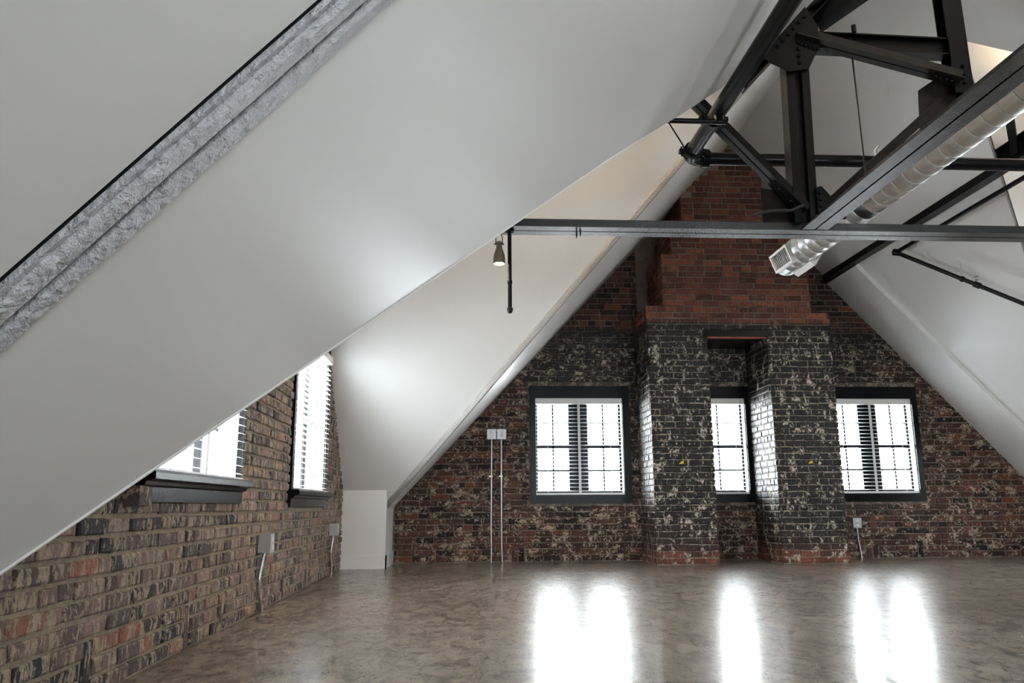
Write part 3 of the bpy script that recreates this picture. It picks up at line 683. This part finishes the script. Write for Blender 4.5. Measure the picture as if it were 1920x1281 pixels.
def grille(ang):
    """register on the duct flank; ang measured from +X"""
    n = Vector((math.cos(ang), 0, math.sin(ang))); t = Vector((-math.sin(ang), 0, math.cos(ang))); c = Vector((DX, DY0 - 0.20, DZ)) + n * (DR + 0.003)
    def gb(mb, y0, y1, t0, t1, d0, d1):
        p = [c + Vector((0, yy, 0)) + t * tt + n * dd for dd in (d0, d1) for tt in (t0, t1) for yy in (y0, y1)]
        mb.add(p, [(0, 1, 3, 2), (4, 6, 7, 5), (0, 4, 5, 1), (2, 3, 7, 6), (0, 2, 6, 4), (1, 5, 7, 3)])
    fr_ = MB()
    for q in ((-0.16, 0.16, -0.072, -0.055), (-0.16, 0.16, 0.055, 0.072), (-0.16, -0.142, -0.055, 0.055), (0.142, 0.16, -0.055, 0.055)): gb(fr_, *q, -0.03, 0.022)
    g_ = fr_.obj('grille_frame', 'trim', duct)
    bk = MB(); gb(bk, -0.142, 0.142, -0.055, 0.055, -0.012, -0.008); bk.obj('grille_back', 'rubber_and_shade', g_)
    for i in range(10):
        m1 = MB(); gb(m1, -0.13 + i * 0.028, -0.120 + i * 0.028, -0.055, 0.055, -0.006, 0.006); m1.obj('louvre', 'boxsteel', g_)
grille(math.radians(200)); grille(math.radians(-35))
st = MB().tube([(2.62, 5.35, 2.64), (3.35, 5.9, 2.75)], 0.012, 8); st.obj('stay_rod', 'pipe', duct)
MB().tube([(2.60, YT, 3.78), (2.56, YT - 0.1, 2.66)], 0.0055, 6).obj('hanger_rod', 'pipe', duct)
MB().lathe([(0.016, 0), (0.016, 0.05)], (2.60, YT - 0.06, 3.745), (0, 0, 1), 10).obj('rod_clamp', 'pipe', duct)

# ------------------------------------------------------------------ pendant lamps, one of them an added fill light
def lamp(loc, label, watts, tilt=(0, 0, 0), col=(1.0, 0.76, 0.52)):
    t = thing('pendant_lamp', label, 'lamp'); t.location = loc; t.rotation_euler = tilt
    # body hangs below the yoke; the mouth points down
    MB().lathe([(0.012, 0.0), (0.016, -0.004), (0.018, -0.035), (0.021, -0.05), (0.033, -0.085), (0.037, -0.11), (0.037, -0.145), (0.0345, -0.145), (0.0345, -0.11), (0.03, -0.085), (0.0, -0.06)], (0, 0, -0.028), (0, 0, 1), 20).obj('shade', 'bronze', t, True)
    MB().lathe([(0.0, 0), (0.026, 0.004), (0.031, 0.014), (0.031, 0.02)], (0, 0, -0.168), (0, 0, 1), 16).obj('bulb', 'bulb', t, True)
    MB().tube([(-0.02, 0, -0.045), (-0.02, 0, 0.0), (-0.012, 0, 0.018), (0, 0, 0.024), (0.012, 0, 0.018), (0.02, 0, 0.0), (0.02, 0, -0.045)], 0.0032, 8).obj('yoke', 'rubber_and_shade', t, True)
    MB().tube([(-0.030, 0, -0.045), (0.030, 0, -0.045)], 0.005, 8).obj('pivot_screw', 'rubber_and_shade', t, True)
    MB().tube([(0, 0, 0.022), (0, 0, 0.045)], 0.006, 8).obj('stem', 'rubber_and_shade', t, True)
    l = bpy.data.lights.new('lamp_light', 'SPOT'); l.energy = watts; l.color = col; l.spot_size = math.radians(120); l.spot_blend = 0.6; l.shadow_soft_size = 0.03
    lo = bpy.data.objects.new('lamp_light', l); C.objects.link(lo); lo.parent = t; lo.location = (0, 0, -0.18)
    return t
lamp((0.218, YT, 2.29), 'small bronze pendant lamp glowing under the left end of the steel chord', 14)
lamp((0.25, 5.0, 3.05), 'lamp hidden behind the near ceiling, aimed up at the bright slope', 260, (math.radians(180), 0, 0))
lamp((5.3, 4.9, 3.0), 'lamp in the right gable aimed up at its ceiling', 60, (math.radians(180), 0, 0))
lamp((3.7, 3.4, 3.1), 'unseen fill lamp added above the near end of the duct to brighten the right slope', 50, (math.radians(180), math.radians(-20), 0), (1.0, 0.88, 0.74))  # added out of view as fill for the right slope
MB().tube([(0.245, YT, 2.337), (0.262, YT - 0.01, 2.325), (0.283, YT - 0.015, 2.33)], 0.003, 6).obj('lamp_wire', 'rubber_and_shade', dp)

# ------------------------------------------------------------------ outlet boxes and conduits
def outlet(wn, u, v, bw, bh, label, path, cat='outlet', duplex=True, straps=(), depth=0.05):
    t = thing('outlet_box', label, cat)
    bxo = lb(wn, u - bw / 2, u + bw / 2, v - bh / 2, v + bh / 2, 0.008, depth).obj('box', 'boxsteel', t)
    cp = lb(wn, u - bw / 2 - 0.003, u + bw / 2 + 0.003, v - bh / 2 - 0.003, v + bh / 2 + 0.003, depth, depth + 0.006).obj('cover_plate', 'boxsteel', t)
    if duplex:
        for s in (-1, 1): lb(wn, u - 0.017, u + 0.017, v + s * 0.024 - 0.014, v + s * 0.024 + 0.014, depth + 0.006, depth + 0.010).obj('receptacle', 'plastic', cp)
    else:
        lb(wn, u - 0.017, u + 0.017, v - 0.034, v + 0.034, depth + 0.006, depth + 0.010).obj('switch_plate', 'plastic', cp)
        lb(wn, u - 0.005, u + 0.005, v - 0.004, v + 0.014, depth + 0.010, depth + 0.020).obj('toggle', 'plastic', cp)
    MB().tube([wp(wn, a, b_, d) for a, b_, d in path], 0.0105, 12).obj('conduit', 'galv', t, True)
    for (a, b_, d) in straps:
        lb(wn, a - 0.028, a + 0.014, b_ - 0.008, b_ + 0.008, 0.006, d + 0.014).obj('strap', 'galv', t)
    return t
outlet('back', 0.348, 1.503, 0.105, 0.115, 'grey steel receptacle box, left one of the pair on the back wall', [(0.348, 1.45, 0.03), (0.345, 0.8, 0.022), (0.343, 0.0, 0.022)], straps=[(0.346, 1.0, 0.02)])
outlet('back', 0.470, 1.503, 0.105, 0.115, 'steel switch box with toggle, right one of the pair on the back wall', [(0.466, 1.45, 0.03), (0.466, 0.25, 0.022), (0.472, 0.03, 0.022), (0.474, 0.0, 0.022)], duplex=False, straps=[(0.466, 1.0, 0.02)])
outlet('back', 4.803, 0.422, 0.098, 0.11, 'low outlet box with short conduit right of the chimney pier', [(4.803, 0.37, 0.03), (4.812, 0.22, 0.02), (4.832, 0.08, 0.02), (4.836, 0.0, 0.02)])
outlet('left', 5.37, 0.425, 0.10, 0.115, 'outlet box with bent conduit under the gap between the left windows', [(5.37, 0.37, 0.04), (5.355, 0.30, 0.03), (5.325, 0.21, 0.025), (5.33, 0.14, 0.025), (5.42, 0.03, 0.025), (5.43, 0.0, 0.025)], straps=[(5.325, 0.20, 0.02)], depth=0.08)
outlet('left', 8.15, 0.435, 0.10, 0.115, 'outlet box with conduit beside the white corner pier', [(8.15, 0.38, 0.04), (8.12, 0.25, 0.03), (8.13, 0.18, 0.025), (8.21, 0.08, 0.025), (8.21, 0.0, 0.025)], straps=[(8.12, 0.23, 0.02)], depth=0.08)
